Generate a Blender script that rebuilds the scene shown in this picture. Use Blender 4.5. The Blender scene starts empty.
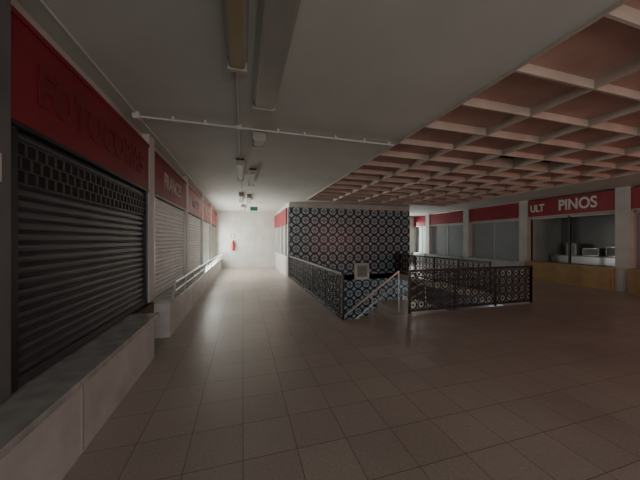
import bpy, bmesh, math, random
from mathutils import Vector, Matrix
random.seed(4)
sc=bpy.context.scene
CH=1.6      # camera height
CEIL=3.25

# ---------------------------------------------------------------- materials
def mat(name,col,rough=.6,metal=0,noise=0,nscale=4,bump=0,bscale=60,spec=None):
    m=bpy.data.materials.new(name); m.use_nodes=True
    nt=m.node_tree; b=nt.nodes['Principled BSDF']
    b.inputs['Roughness'].default_value=rough; b.inputs['Metallic'].default_value=metal
    if spec is not None: b.inputs['Specular IOR Level'].default_value=spec
    b.inputs['Base Color'].default_value=(*col,1)
    g=nt.nodes.new('ShaderNodeNewGeometry')
    if noise:
        n=nt.nodes.new('ShaderNodeTexNoise'); n.inputs['Scale'].default_value=nscale; n.inputs['Detail'].default_value=6
        nt.links.new(g.outputs['Position'],n.inputs['Vector'])
        r=nt.nodes.new('ShaderNodeValToRGB')
        r.color_ramp.elements[0].position=.3; r.color_ramp.elements[1].position=.7
        r.color_ramp.elements[0].color=(*[c*(1-noise) for c in col],1)
        r.color_ramp.elements[1].color=(*[min(1,c*(1+noise)) for c in col],1)
        nt.links.new(n.outputs['Fac'],r.inputs['Fac']); nt.links.new(r.outputs['Color'],b.inputs['Base Color'])
    if bump:
        n=nt.nodes.new('ShaderNodeTexNoise'); n.inputs['Scale'].default_value=bscale
        nt.links.new(g.outputs['Position'],n.inputs['Vector'])
        bp=nt.nodes.new('ShaderNodeBump'); bp.inputs['Strength'].default_value=bump; bp.inputs['Distance'].default_value=.01
        nt.links.new(n.outputs['Fac'],bp.inputs['Height']); nt.links.new(bp.outputs['Normal'],b.inputs['Normal'])
    return m
WHITE=mat('white_paint',(.62,.61,.57),.6,noise=.10,nscale=2)
CEILM=mat('ceiling_plaster',(.60,.61,.57),.75,noise=.06,nscale=1.2,bump=.1)
CREAM=mat('cream_baffle',(.56,.47,.40),.6,noise=.12,nscale=3)
PANEL=mat('ceiling_panel',(.50,.32,.27),.6,noise=.2,nscale=1.5)
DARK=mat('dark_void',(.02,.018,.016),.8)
REDM=mat('red_sign',(.33,.022,.035),.45,noise=.12,nscale=2)
REDF=mat('faded_maroon_sign',(.24,.018,.03),.55,noise=.15,nscale=2)
REDL=mat('dark_red_letter',(.19,.018,.028),.5)
SHUT_D=mat('grey_shutter',(.08,.08,.088),.4,metal=.3,noise=.2,nscale=3)
SHUT_W=mat('white_shutter',(.62,.62,.61),.45,noise=.08,nscale=3)
FRAME=mat('dark_frame',(.05,.05,.052),.4,metal=.5)
PILG=mat('grey_pilaster',(.15,.15,.155),.5,noise=.15,nscale=3)
STEEL=mat('steel',(.6,.6,.6),.3,metal=.8)
IRON=mat('black_iron',(.03,.03,.033),.45,metal=.2)
CONDUIT=mat('conduit_pvc',(.6,.6,.57),.5)
MARBLE=mat('worktop_marble',(.45,.45,.44),.22,noise=.25,nscale=7)
COUNTER=mat('counter_white',(.6,.6,.59),.4,noise=.15,nscale=3)
MUST=mat('mustard_wood',(.46,.31,.14),.45,noise=.2,nscale=2)
YELL=mat('yellow_diffuser',(.34,.28,.15),.4)
GREYF=mat('grey_fixture',(.40,.39,.35),.4)
DIFF=mat('grey_diffuser',(.36,.35,.32),.3,noise=.08,nscale=3)
GLASS=mat('frosted_glass',(.36,.37,.37),.25,noise=.1,nscale=1)
TXT=mat('white_letter',(.8,.78,.75),.5)
TXTF=mat('faded_letter',(.48,.36,.34),.5,noise=.3,nscale=8)
BROWN=mat('brown_wood',(.10,.05,.03),.5,noise=.3,nscale=6)
FIRE=mat('extinguisher_red',(.5,.02,.02),.3)
GREEN=mat('exit_green',(.03,.28,.12),.5)

def floormat():
    m=bpy.data.materials.new('terrazzo_floor'); m.use_nodes=True
    nt=m.node_tree; L=nt.links; b=nt.nodes['Principled BSDF']
    g=nt.nodes.new('ShaderNodeNewGeometry')
    br=nt.nodes.new('ShaderNodeTexBrick'); br.offset=0; br.squash=1
    br.inputs['Scale'].default_value=1; br.inputs['Brick Width'].default_value=.4; br.inputs['Row Height'].default_value=.4
    br.inputs['Mortar Size'].default_value=.004; br.inputs['Mortar Smooth'].default_value=.3
    br.inputs['Color1'].default_value=(.50,.43,.38,1); br.inputs['Color2'].default_value=(.44,.375,.33,1)
    br.inputs['Mortar'].default_value=(.22,.18,.16,1)
    L.new(g.outputs['Position'],br.inputs['Vector'])
    n=nt.nodes.new('ShaderNodeTexNoise'); n.inputs['Scale'].default_value=45; n.inputs['Detail'].default_value=5
    L.new(g.outputs['Position'],n.inputs['Vector'])
    n2=nt.nodes.new('ShaderNodeTexNoise'); n2.inputs['Scale'].default_value=.9; n2.inputs['Detail'].default_value=3
    L.new(g.outputs['Position'],n2.inputs['Vector'])
    mr=nt.nodes.new('ShaderNodeMapRange'); mr.inputs['From Min'].default_value=.3; mr.inputs['From Max'].default_value=.7
    mr.inputs['To Min'].default_value=.88; mr.inputs['To Max'].default_value=1.1; L.new(n.outputs['Fac'],mr.inputs['Value'])
    mx=nt.nodes.new('ShaderNodeVectorMath'); mx.operation='SCALE'
    L.new(br.outputs['Color'],mx.inputs[0]); L.new(mr.outputs['Result'],mx.inputs['Scale'])
    mr3=nt.nodes.new('ShaderNodeMapRange'); mr3.inputs['From Min'].default_value=.3; mr3.inputs['From Max'].default_value=.7
    mr3.inputs['To Min'].default_value=.9; mr3.inputs['To Max'].default_value=1.08; L.new(n2.outputs['Fac'],mr3.inputs['Value'])
    mx2=nt.nodes.new('ShaderNodeVectorMath'); mx2.operation='SCALE'
    L.new(mx.outputs[0],mx2.inputs[0]); L.new(mr3.outputs['Result'],mx2.inputs['Scale'])
    L.new(mx2.outputs[0],b.inputs['Base Color'])
    mr2=nt.nodes.new('ShaderNodeMapRange'); mr2.inputs['From Min'].default_value=.3; mr2.inputs['From Max'].default_value=.7
    mr2.inputs['To Min'].default_value=.30; mr2.inputs['To Max'].default_value=.40; L.new(n2.outputs['Fac'],mr2.inputs['Value'])
    L.new(mr2.outputs['Result'],b.inputs['Roughness'])
    bp=nt.nodes.new('ShaderNodeBump'); bp.inputs['Strength'].default_value=.25; bp.inputs['Distance'].default_value=.004; bp.invert=True
    L.new(br.outputs['Fac'],bp.inputs['Height']); L.new(bp.outputs['Normal'],b.inputs['Normal'])
    return m
FLOOR=floormat()

def tilemat():
    m=bpy.data.materials.new('patterned_tile'); m.use_nodes=True
    nt=m.node_tree; L=nt.links; b=nt.nodes['Principled BSDF']; b.inputs['Roughness'].default_value=.3
    g=nt.nodes.new('ShaderNodeNewGeometry'); sp=nt.nodes.new('ShaderNodeSeparateXYZ'); L.new(g.outputs['Position'],sp.inputs[0])
    def M(op,a,b_=None,c=None):
        n=nt.nodes.new('ShaderNodeMath'); n.operation=op
        for i,v in enumerate((a,b_,c)):
            if v is None: continue
            if isinstance(v,(int,float)): n.inputs[i].default_value=v
            else: L.new(v,n.inputs[i])
        return n.outputs[0]
    s=.42
    h=M('ADD',sp.outputs['X'],sp.outputs['Y'])
    u=M('SUBTRACT',M('FRACT',M('DIVIDE',M('ADD',h,50),s)),.5); v=M('SUBTRACT',M('FRACT',M('DIVIDE',M('ADD',sp.outputs['Z'],20),s)),.5)
    au=M('ABSOLUTE',u); av=M('ABSOLUTE',v)
    r=M('SQRT',M('ADD',M('MULTIPLY',u,u),M('MULTIPLY',v,v)))
    ring=M('MULTIPLY',M('GREATER_THAN',r,.17),M('LESS_THAN',r,.37))
    cu=M('SUBTRACT',.5,au); cv=M('SUBTRACT',.5,av)
    corner=M('LESS_THAN',M('ADD',cu,cv),.24)
    dot=M('LESS_THAN',M('ADD',au,av),.10)
    cross=M('MULTIPLY',M('LESS_THAN',M('MINIMUM',au,av),.03),M('GREATER_THAN',r,.2))
    w=M('MULTIPLY',M('MINIMUM',M('ADD',M('ADD',ring,corner),dot),1),M('SUBTRACT',1,cross))
    mix=nt.nodes.new('ShaderNodeMix'); mix.data_type='RGBA'
    mix.inputs[6].default_value=(.03,.05,.068,1); mix.inputs[7].default_value=(.52,.63,.69,1)
    L.new(w,mix.inputs[0]); L.new(mix.outputs[2],b.inputs['Base Color'])
    return m
TILE=tilemat()

# ---------------------------------------------------------------- mesh helpers
class MB:
    def __init__(s): s.bm=bmesh.new(); s.mats=[]
    def mi(s,m):
        if m not in s.mats: s.mats.append(m)
        return s.mats.index(m)
    def box(s,x0,x1,y0,y1,z0,z1,m,bev=0):
        r=bmesh.ops.create_cube(s.bm,size=1)
        vs=r['verts']
        for v in vs:
            v.co=Vector(((x0+x1)/2+v.co.x*(x1-x0),(y0+y1)/2+v.co.y*(y1-y0),(z0+z1)/2+v.co.z*(z1-z0)))
        fs=set(f for v in vs for f in v.link_faces)
        i=s.mi(m)
        for f in fs: f.material_index=i
        if bev:
            es=set(e for v in vs for e in v.link_edges)
            bmesh.ops.bevel(s.bm,geom=list(es),offset=bev,segments=2,affect='EDGES')
    def cyl(s,p,q,r,m,seg=12,r2=None):
        p=Vector(p);q=Vector(q);d=q-p
        mt=Matrix.Translation((p+q)/2)@d.to_track_quat('Z','Y').to_matrix().to_4x4()
        res=bmesh.ops.create_cone(s.bm,cap_ends=True,segments=seg,radius1=r,radius2=r if r2 is None else r2,depth=d.length,matrix=mt)
        i=s.mi(m)
        for f in set(f for v in res['verts'] for f in v.link_faces): f.material_index=i
    def face(s,pts,m):
        f=s.bm.faces.new([s.bm.verts.new(p) for p in pts]); f.material_index=s.mi(m)
    def obj(s,name,parent=None):
        bmesh.ops.recalc_face_normals(s.bm,faces=s.bm.faces)
        me=bpy.data.meshes.new(name); s.bm.to_mesh(me); s.bm.free()
        for m in s.mats: me.materials.append(m)
        o=bpy.data.objects.new(name,me); sc.collection.objects.link(o)
        if parent: o.parent=parent
        return o
def one(name,*a,**k):
    b=MB(); b.box(*a,**k); return b.obj(name)
def text(name,s,loc,rot,size,m,parent=None,sx=1,ext=.008):
    c=bpy.data.curves.new(name,'FONT'); c.body=s; c.size=size; c.extrude=ext; c.offset=.012
    c.align_x='CENTER'; c.align_y='CENTER'
    o=bpy.data.objects.new(name,c); o.location=loc; o.rotation_euler=rot; o.scale=(sx,1,1)
    c.materials.append(m); sc.collection.objects.link(o)
    if parent: o.parent=parent
    return o

# ---------------------------------------------------------------- shell
XL=-1.5; XR=11.6; YB=-5; YE=15.9; XR2=14
HX0,HX1,HY0,HY1=1.92,7.12,4.95,11.4
bays=[(-3.9,-1.0),(-.85,1.82),(2.16,4.68),(4.98,7.5),(7.8,10.3),(10.6,12.9),(13.2,15.7)]
PY=[-3.6,-.6,2.4,5.3,8.35,11.35,14.4]
b=MB()
for a in ((XL-.3,HX0,YB,YE),(HX1,XR2,YB,YE),(HX0,HX1,YB,HY0),(HX0,HX1,HY1,YE)):
    b.box(a[0],a[1],a[2],a[3],-.25,0,FLOOR)
b.box(3.35,4.5,HY0,6.2,-.25,0,FLOOR)
b.obj('floor')
b=MB()
b.box(XL-.3,XL,YB,YE,0,CEIL,WHITE)
for k in range(len(bays)-1):
    a=bays[k][1]+.02;c=bays[k+1][0]-.02
    b.box(XL,XL+.1,a,c,0.62,CEIL,PILG if k==1 else WHITE)
b.obj('wall_left')
one('wall_far',XL-.3,XR2,YE,YE+.2,0,CEIL+.6,WHITE)
one('wall_rear',XL-.3,XR2,YB-.2,YB,0,CEIL+.6,WHITE)
b=MB()
b.box(XR2,XR2+.2,YB,YE,0,CEIL+.6,WHITE)
for y in PY: b.box(11.35,11.75,y-.17,y+.17,0,CEIL,WHITE)
b.obj('wall_right')
# ceilings
WX0,WX1,WY1=2.5,9.25,10.5
b=MB()
b.box(XL-.3,WX0,YB,YE,CEIL,CEIL+.45,CEILM)
b.box(WX0,XR2,WY1,YE,CEIL,CEIL+.45,CEILM)
b.box(WX1,XR2,YB,WY1,CEIL,CEIL+.45,CEILM)
# coffers (part of the ceiling)
b.box(WX0,WX1,YB,WY1,CEIL+.42,CEIL+.45,DARK)
nx=6; cx=(WX1-WX0)/nx
cy=.66; ny=int((WY1-YB)/cy); 
y0=WY1-ny*cy
for i in range(nx+1):
    x=WX0+i*cx
    b.box(x-.012,x+.012,YB,WY1,CEIL-.03,CEIL+.2,CREAM)
for j in range(ny+1):
    y=y0+j*cy
    b.box(WX0,WX1,y-.012,y+.012,CEIL-.028,CEIL+.2,CREAM)
missing={(2,13),(3,13)}
for i in range(nx):
    for j in range(ny):
        if (i,j) in missing: continue
        x=WX0+i*cx; y=y0+j*cy
        d=[random.uniform(0,.03) for _ in range(2)]
        z=CEIL+.06
        b.face([(x,y,z+d[0]),(x+cx,y,z+d[0]),(x+cx,y+cy,z+d[1]),(x,y+cy,z+d[1])],PANEL)
b.obj('ceiling')

# ---------------------------------------------------------------- central tiled stairwell block
b=MB()
BX1=7.95
b.box(HX0,BX1,HY1,YE-.01,-3.4,3.03,TILE)
b.box(HX0,BX1,HY1-.0,YE-.01,3.03,CEIL,WHITE)
b.box(HX0-.06,HX0,HY1,HY1+.12,0,3.0,WHITE)
b.obj('wall_tiled_block')
e=bpy.data.objects.new('shopfront',None); sc.collection.objects.link(e)
b=MB()
b.box(HX0-.12,HX0-.0,HY1+.12,YE-.02,2.3,3.0,REDM)
b.box(HX0-.10,HX0,HY1+.12,YE-.02,0,.9,COUNTER)
for y in (11.9,13.2,14.5,15.6): b.box(HX0-.11,HX0,y-.06,y+.06,.9,2.3,WHITE)
b.box(HX0-.04,HX0,HY1+.12,YE-.02,.9,2.3,GLASS)
b.obj('panels',e)

# electrical cabinet on tile wall
b=MB()
fx,fz=5.32,.16; Y=HY1-.003
b.box(fx-.36,fx+.36,Y-.12,Y,fz-.40,fz+.36,TXT,.01)
b.box(fx-.25,fx+.25,Y-.14,Y-.12,fz-.28,fz+.25,GREYF)
b.box(fx-.20,fx+.20,Y-.15,Y-.14,fz-.2,fz+.18,GLASS)
b.obj('electrical_cabinet')

# ---------------------------------------------------------------- ornamental railings
def annulus(b,c,ax,r0,r1,th,m,seg=12):
    n=Vector((-ax.y,ax.x,0))*th/2
    i=b.mi(m); rings=[]
    for r,s in ((r0,-1),(r1,-1),(r1,1),(r0,1)):
        rings.append([b.bm.verts.new(c+ax*(r*math.cos(2*math.pi*k/seg))+Vector((0,0,r*math.sin(2*math.pi*k/seg)))+n*s) for k in range(seg)])
    for q in range(4):
        A=rings[q];B=rings[(q+1)%4]
        for k in range(seg):
            f=b.bm.faces.new([A[k],A[(k+1)%seg],B[(k+1)%seg],B[k]]); f.material_index=i
def railing(name,p,q,h=.95,parent=None):
    p=Vector(p);q=Vector(q);d=q-p;L=d.length;ax=d.normalized()
    b=MB(); c=.21; n=round(L/c); cw=L/n; rows=4; ch=(h-.14)/rows; z0=p.z+.08
    def bx(a,bb,zlo,zhi,w):
        A=p+ax*a;B=p+ax*bb
        b.box(min(A.x,B.x)-(w/2 if abs(ax.y)>.5 else 0),max(A.x,B.x)+(w/2 if abs(ax.y)>.5 else 0),
              min(A.y,B.y)-(w/2 if abs(ax.x)>.5 else 0),max(A.y,B.y)+(w/2 if abs(ax.x)>.5 else 0),zlo,zhi,IRON)
    bx(0,L,p.z+h-.05,p.z+h,.07); bx(0,L,p.z+.04,p.z+.08,.04)
    for k in range(0,int(L/1.2)+1):
        a=min(k*1.2,L-.04); bx(a,a+.04,p.z,p.z+h-.05,.045)
    bx(L-.04,L,p.z,p.z+h-.05,.045)
    for i in range(n):
        for j in range(rows):
            cc=p+ax*((i+.5)*cw); cc.z=z0+(j+.5)*ch
            R=min(cw,ch)/2
            annulus(b,cc,ax,R*.80,R*1.0,.02,IRON,12)
            annulus(b,cc,ax,R*.0+.001,R*.22,.02,IRON,8)
            for sx in(-1,1):
                for sz in(-1,1):
                    A=cc+ax*(sx*cw/2)+Vector((0,0,sz*ch/2)); B=cc+ax*(sx*R*.6)+Vector((0,0,sz*R*.6))
                    b.cyl(A,B,.010,IRON,4)
    return b.obj(name,parent)
railing('ornamental_railing',(HX0,HY0,0),(HX0,HY1-.02,0))
railing('ornamental_railing',(3.46,HY0+.04,0),(HX1-.05,HY0+.04,0))
railing('ornamental_railing',(HX1,6.2,0),(HX1,HY1-.02,0))

# staircase
e=bpy.data.objects.new('staircase',None); sc.collection.objects.link(e)
b=MB()
for k in range(6):
    x=3.35-.25*(k+1); z=-.17*(k+1)
    if x<HX0+.02: break
    b.box(x,x+.25,HY0+.1,6.2,z-.2,z,FLOOR)
b.box(HX0,2.1,HY0+.1,8.0,-1.3,-1.1,FLOOR)
for k in range(12):
    x=2.1+.26*k; z=-1.1-.17*(k+1)
    b.box(x,x+.26,6.5,8.0,z-.2,z,FLOOR)
b.obj('steps',e)
b=MB()
def rail(p,q,ts):
    b.cyl(p,q,.022,STEEL,10)
    p=Vector(p);q=Vector(q)
    b.cyl(p+Vector((0,0,-.25)),q+Vector((0,0,-.25)),.01,STEEL,8)
    for t in ts:
        c=p.lerp(q,t); b.cyl(c,c-Vector((0,0,.9)),.012,STEEL,8)
rail((1.99,5.1,.02),(3.28,5.1,.92),(.02,.5,1))
rail((3.55,6.42,-.2),(5.0,6.42,.42),(.02,.5,1))
rail((2.3,7.9,-1.1),(5.0,7.9,-2.6),(.02,.5,1))
b.obj('handrails',e)

# lower level room
LZ=-3.4
b=MB(); b.box(0,13,3,12,LZ-.2,LZ,FLOOR); b.obj('floor_lower')
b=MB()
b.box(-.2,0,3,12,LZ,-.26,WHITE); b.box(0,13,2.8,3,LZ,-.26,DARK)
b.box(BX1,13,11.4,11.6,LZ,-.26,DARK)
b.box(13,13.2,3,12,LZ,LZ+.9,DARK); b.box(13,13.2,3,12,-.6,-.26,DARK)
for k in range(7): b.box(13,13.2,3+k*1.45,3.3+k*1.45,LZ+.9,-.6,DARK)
b.obj('wall_lower')

# ---------------------------------------------------------------- left shops
def shutter(name,x,y0,y1,z0,z1,m,lattice=None,parent=None):
    b=MB(); i=b.mi(m); pitch=.075; n=int((z1-z0)/pitch)
    prof=[]
    for k in range(n):
        z=z0+k*(z1-z0)/n; p=(z1-z0)/n
        prof+= [(x,z),(x+.018,z+p*.25),(x+.022,z+p*.5),(x+.018,z+p*.78),(x+.002,z+p*.93)]
    prof.append((x,z1))
    A=[b.bm.verts.new((a,y0,z)) for a,z in prof]; B=[b.bm.verts.new((a,y1,z)) for a,z in prof]
    for k in range(len(prof)-1):
        f=b.bm.faces.new([A[k],B[k],B[k+1],A[k+1]]); f.material_index=i
    b.box(x-.01,x+.035,y0,y1,z0-.05,z0+.02,m)
    if lattice:
        la,lb=lattice
        b.box(x+.024,x+.026,y0,y1,la,lb,DARK)
        w=.1;nn=int((y1-y0)/w);rw=int((lb-la)/.07)
        for r in range(rw+1):
            z=la+(lb-la)*r/rw
            b.box(x+.026,x+.034,y0,y1,z-.005,z+.005,m)
        for r in range(rw):
            z=la+(lb-la)*r/rw
            for c in range(nn):
                y=y0+(c+(.5 if r%2 else 0))*w+.02
                if y<y1-.02: b.box(x+.026,x+.034,y,y+.016,z,z+(lb-la)/rw,m)
    b.box(x-.01,x+.05,y0-.03,y0+.03,z0-.05,z1,FRAME if m==SHUT_D else STEEL)
    b.box(x-.01,x+.05,y1-.03,y1+.03,z0-.05,z1,FRAME if m==SHUT_D else STEEL)
    return b.obj(name,parent)
names=['','','FOTOCOPIAS','FRANCES','MODAS','REGALOS','']
SX=XL+.09
for k,(a,c) in enumerate(bays):
    e=bpy.data.objects.new('shopfront',None); sc.collection.objects.link(e)
    m=SHUT_D if k<=2 else SHUT_W
    if k<6: shutter('roller_shutter',XL+.035,a+.03,c-.03,.67,2.34,m,(1.98,2.26) if k<=2 else None,e)
    else:  # window bay made up to carry the corridor light, replaces a shutter
        b=MB(); b.box(XL+.002,XL+.02,a,c,.62,2.34,GLASS)
        for t in range(4):
            y=a+.03+(c-a-.06)*t/3; b.box(XL+.002,XL+.06,y-.03,y+.03,.62,2.34,WHITE)
        b.obj('window_frame',e)
    rm=REDF if k<=3 else REDM
    b=MB()
    b.box(XL+.002,SX,a-.02,c+.02,2.37,3.04,rm)
    b.box(XL+.002,SX+.015,a-.02,c+.02,3.04,3.08,rm); b.box(XL+.002,SX+.012,a-.02,c+.02,2.34,2.37,FRAME)
    b.obj('sign_board',e)
    if names[k]:
        text('lettering',names[k],(SX+.006,(a+c)/2,2.70),(math.pi/2,0,math.pi/2),.40,REDL if k==2 else TXTF,e,.85,.004)
    b=MB()
    nxt=bays[k+1][0] if k<6 else c+.15
    cx1=-1.16
    if k<=1: ya,yb=a,nxt
    elif k==2: ya,yb=a,4.1
    else: ya,yb=a-.1,nxt-.1
    b.box(XL+.002,cx1,ya,yb,0,.56,COUNTER)
    b.box(XL+.002,cx1+.06,ya,yb,.56,.61,MARBLE)
    if k==2:
        b.box(XL+.002,XL+.12,4.16,4.85,0,.6,BROWN)
        b.box(cx1,cx1+.006,2.4,2.42,.02,.55,GREYF)
    if k>=3:
        b.cyl((cx1+.08,ya,.9),(cx1+.08,yb,.9),.018,STEEL)
        b.cyl((cx1+.08,ya,.76),(cx1+.08,yb,.76),.012,STEEL)
        for t in range(4):
            y=ya+.03+(yb-ya-.06)*t/3
            b.cyl((cx1+.03,y,.60),(cx1+.08,y,.9),.014,STEEL)
    b.obj('counter',e)
b=MB(); b.box(XL+.102,XL+.11,1.9,2.06,1.95,2.12,WHITE); b.obj('number_plate')
text('pilaster_number','9',(XL+.113,1.98,2.03),(math.pi/2,0,math.pi/2),.14,FRAME,bpy.data.objects['number_plate'])

# ---------------------------------------------------------------- right shops
for k in range(len(PY)):
    a=PY[k]+.17; c=(PY[k+1]-.17) if k<len(PY)-1 else YE-.02
    a+=.003; c-=.003
    e=bpy.data.objects.new('shopfront',None); sc.collection.objects.link(e)
    b=MB()
    b.box(11.40,11.52,a,c,2.55,3.2,REDM)
    b.box(11.38,11.55,a,c,2.50,2.55,CREAM)
    b.obj('sign_board',e)
    if k==3:
        text('lettering','PINOS',(11.385,6.5,2.88),(math.pi/2,0,-math.pi/2),.54,TXT,e,.75,.012)
        text('lettering_small','ULT',(11.385,7.82,2.86),(math.pi/2,0,-math.pi/2),.40,TXT,e,.72,.012)
    b=MB()
    cm=MUST if k<=3 else COUNTER
    b.box(11.25,11.75,a-.0,c+.0,0,.68,cm)
    b.box(11.2,11.75,a,c,.68,.73,MUST if k<=3 else MARBLE)
    for t in range(4):
        y=a+(c-a)*t/3; b.box(11.235,11.25,y-.015 if t else y,y+.015 if t<3 else y+.01,.02,.66,MUST if k<=3 else WHITE)
    b.obj('counter',e)
    b=MB()
    n=2; fm=FRAME if k==3 else WHITE
    for t in range(n+1):
        y=a+(c-a)*t/n; b.box(11.56,11.62,max(a,y-.03),min(c,y+.03),.73,2.5,fm)
    b.box(11.56,11.62,a,c,2.44,2.5,WHITE)
    if k!=3: b.box(11.58,11.60,a,c,.73,2.44,GLASS)
    b.obj('window_frame',e)
b=MB()
b.box(13.4,13.5,YB,8.2,0,CEIL,GLASS)
b.box(11.76,13.5,8.25,8.35,0,CEIL,WHITE)
b.box(11.76,13.5,5.25,5.35,0,CEIL,WHITE)
b.obj('wall_shop_interior')
b=MB()
b.box(12.6,13.35,5.8,8.1,0,.95,STEEL); b.box(12.55,13.35,5.8,8.1,.95,1.0,MARBLE)
for y,w,h in ((6.0,.4,.35),(6.6,.5,.28),(7.3,.35,.45)): b.box(12.75,13.2,y,y+w,1.0,1.0+h,GREYF,.02)
b.obj('shop_worktop')

# ---------------------------------------------------------------- ceiling fixtures
ZC=CEIL-.002
def batten(x0,x1,y0,y1,m,body=GREYF,dz=.1):
    b=MB(); z=ZC
    b.box(x0,x1,y0,y1,z-.03,z,body)
    i=.02
    b.box(x0+i,x1-i,y0+.03,y1-.03,z-dz+.0,z-.03,m,.015)
    b.box(x0+.005,x1-.005,y0,y0+.04,z-dz-.01,z,body); b.box(x0+.005,x1-.005,y1-.04,y1,z-dz-.01,z,body)
    return b.obj('fluorescent_fixture')
batten(-.14,.04,1.0,2.55,YELL)
batten(.10,.375,1.3,3.28,DIFF,dz=.07)
batten(-.14,.02,5.6,7.1,WHITE,dz=.12)
batten(.14,.30,6.3,7.7,WHITE,dz=.12)
batten(.14,.34,4.05,4.45,YELL,dz=.14)
batten(-.14,.02,9.6,11.1,WHITE,dz=.12); batten(.14,.3,9.9,11.3,WHITE,dz=.12); batten(-.1,.1,12.8,14.2,WHITE,dz=.12)
z=CEIL-.022
b=MB(); b.cyl((-1.3,3.97,z-.02),(2.45,3.97,z-.02),.015,CONDUIT)
b.box(-1.36,-1.28,3.9,4.04,CEIL-.09,ZC,WHITE,.01)
b.box(-.1,-.02,3.93,4.01,CEIL-.07,ZC,WHITE,.01)
for x in (-.9,-.5,.5,.9,1.4,1.9,2.35): b.box(x-.015,x+.015,3.94,4.0,CEIL-.06,ZC,CONDUIT)
b.obj('electrical_conduit')
for a,c in ((2.58,3.92),(4.02,5.58),(7.12,9.58),(11.12,12.78),(14.22,15.6)):
    b=MB(); b.cyl((-.06,a,z),(-.06,c,z),.012,CONDUIT); b.obj('electrical_conduit')
for a,c in ((YB+.1,3.88),(4.06,15.6)):
    b=MB(); b.cyl((-1.32,a,z),(-1.32,c,z),.013,CONDUIT); b.obj('electrical_conduit')

# ---------------------------------------------------------------- far end details
YF=YE-.002
b=MB()
b.cyl((-.55,YE-.1,1.0),(-.55,YE-.1,1.45),.08,FIRE,16); b.cyl((-.55,YE-.1,1.45),(-.55,YE-.1,1.55),.08,FIRE,16,.02)
b.cyl((-.55,YE-.1,1.55),(-.47,YE-.14,1.6),.02,FRAME); b.cyl((-.49,YE-.12,1.55),(-.44,YE-.12,1.15),.012,FRAME)
b.box(-.6,-.5,YE-.03,YF,1.2,1.3,FRAME)
b.obj('fire_extinguisher')
b=MB(); b.box(-.65,-.45,YE-.015,YF,1.75,1.95,FIRE); b.box(-.62,-.48,YE-.02,YE-.015,1.78,1.92,TXT); b.obj('extinguisher_sign')
b=MB(); b.box(.3,.62,12.0,12.04,CEIL-.36,CEIL-.2,GREEN); b.box(.29,.63,11.99,12.05,CEIL-.2,CEIL-.18,WHITE)
b.cyl((.34,12.02,CEIL-.18),(.34,12.02,ZC),.006,STEEL); b.cyl((.58,12.02,CEIL-.18),(.58,12.02,ZC),.006,STEEL); b.obj('exit_sign')

# ---------------------------------------------------------------- lights
def area(name,loc,target,sx,sy,power,col):
    l=bpy.data.lights.new(name,'AREA'); l.shape='RECTANGLE'; l.size=sx; l.size_y=sy; l.energy=power; l.color=col
    o=bpy.data.objects.new(name,l); o.location=loc
    o.rotation_euler=(Vector(target)-Vector(loc)).to_track_quat('-Z','Y').to_euler(); sc.collection.objects.link(o); return o
area('daylight_corridor',(XL+.12,13.3,1.5),(1.5,13.3,1.5),4.6,1.6,220,(.99,1,.93))
area('fill_rear',(1.5,-4.9,1.7),(1.5,5,1.9),5.5,2.8,120,(.92,1,.98))  # added fill behind the camera for general brightness; rear wall is solid
area('red_glow_rear',(8.5,-4.8,1.4),(7,3,1.6),4.5,2.4,130,(1,.42,.34))
area('hall_end_light',(11,15.7,1.7),(8,5,1.6),4.5,2.2,190,(.94,1,.98))  # area light in front of the far hall wall, no opening behind it
area('daylight_lower',(13.15,7.5,-2),(0,7.5,-2.2),9,1.8,220,(1,1,1))
w=bpy.data.worlds.new('World'); sc.world=w; w.use_nodes=True
w.node_tree.nodes['Background'].inputs[0].default_value=(.6,.65,.7,1); w.node_tree.nodes['Background'].inputs[1].default_value=.3

# ---------------------------------------------------------------- camera
cd=bpy.data.cameras.new('camera'); cam=bpy.data.objects.new('camera',cd); sc.collection.objects.link(cam)
cam.location=(0,0,CH); cam.rotation_euler=(math.pi/2,0,-math.atan(77/265)); cd.sensor_width=36; cd.lens=265/640*36; cd.clip_start=.05
sc.camera=cam
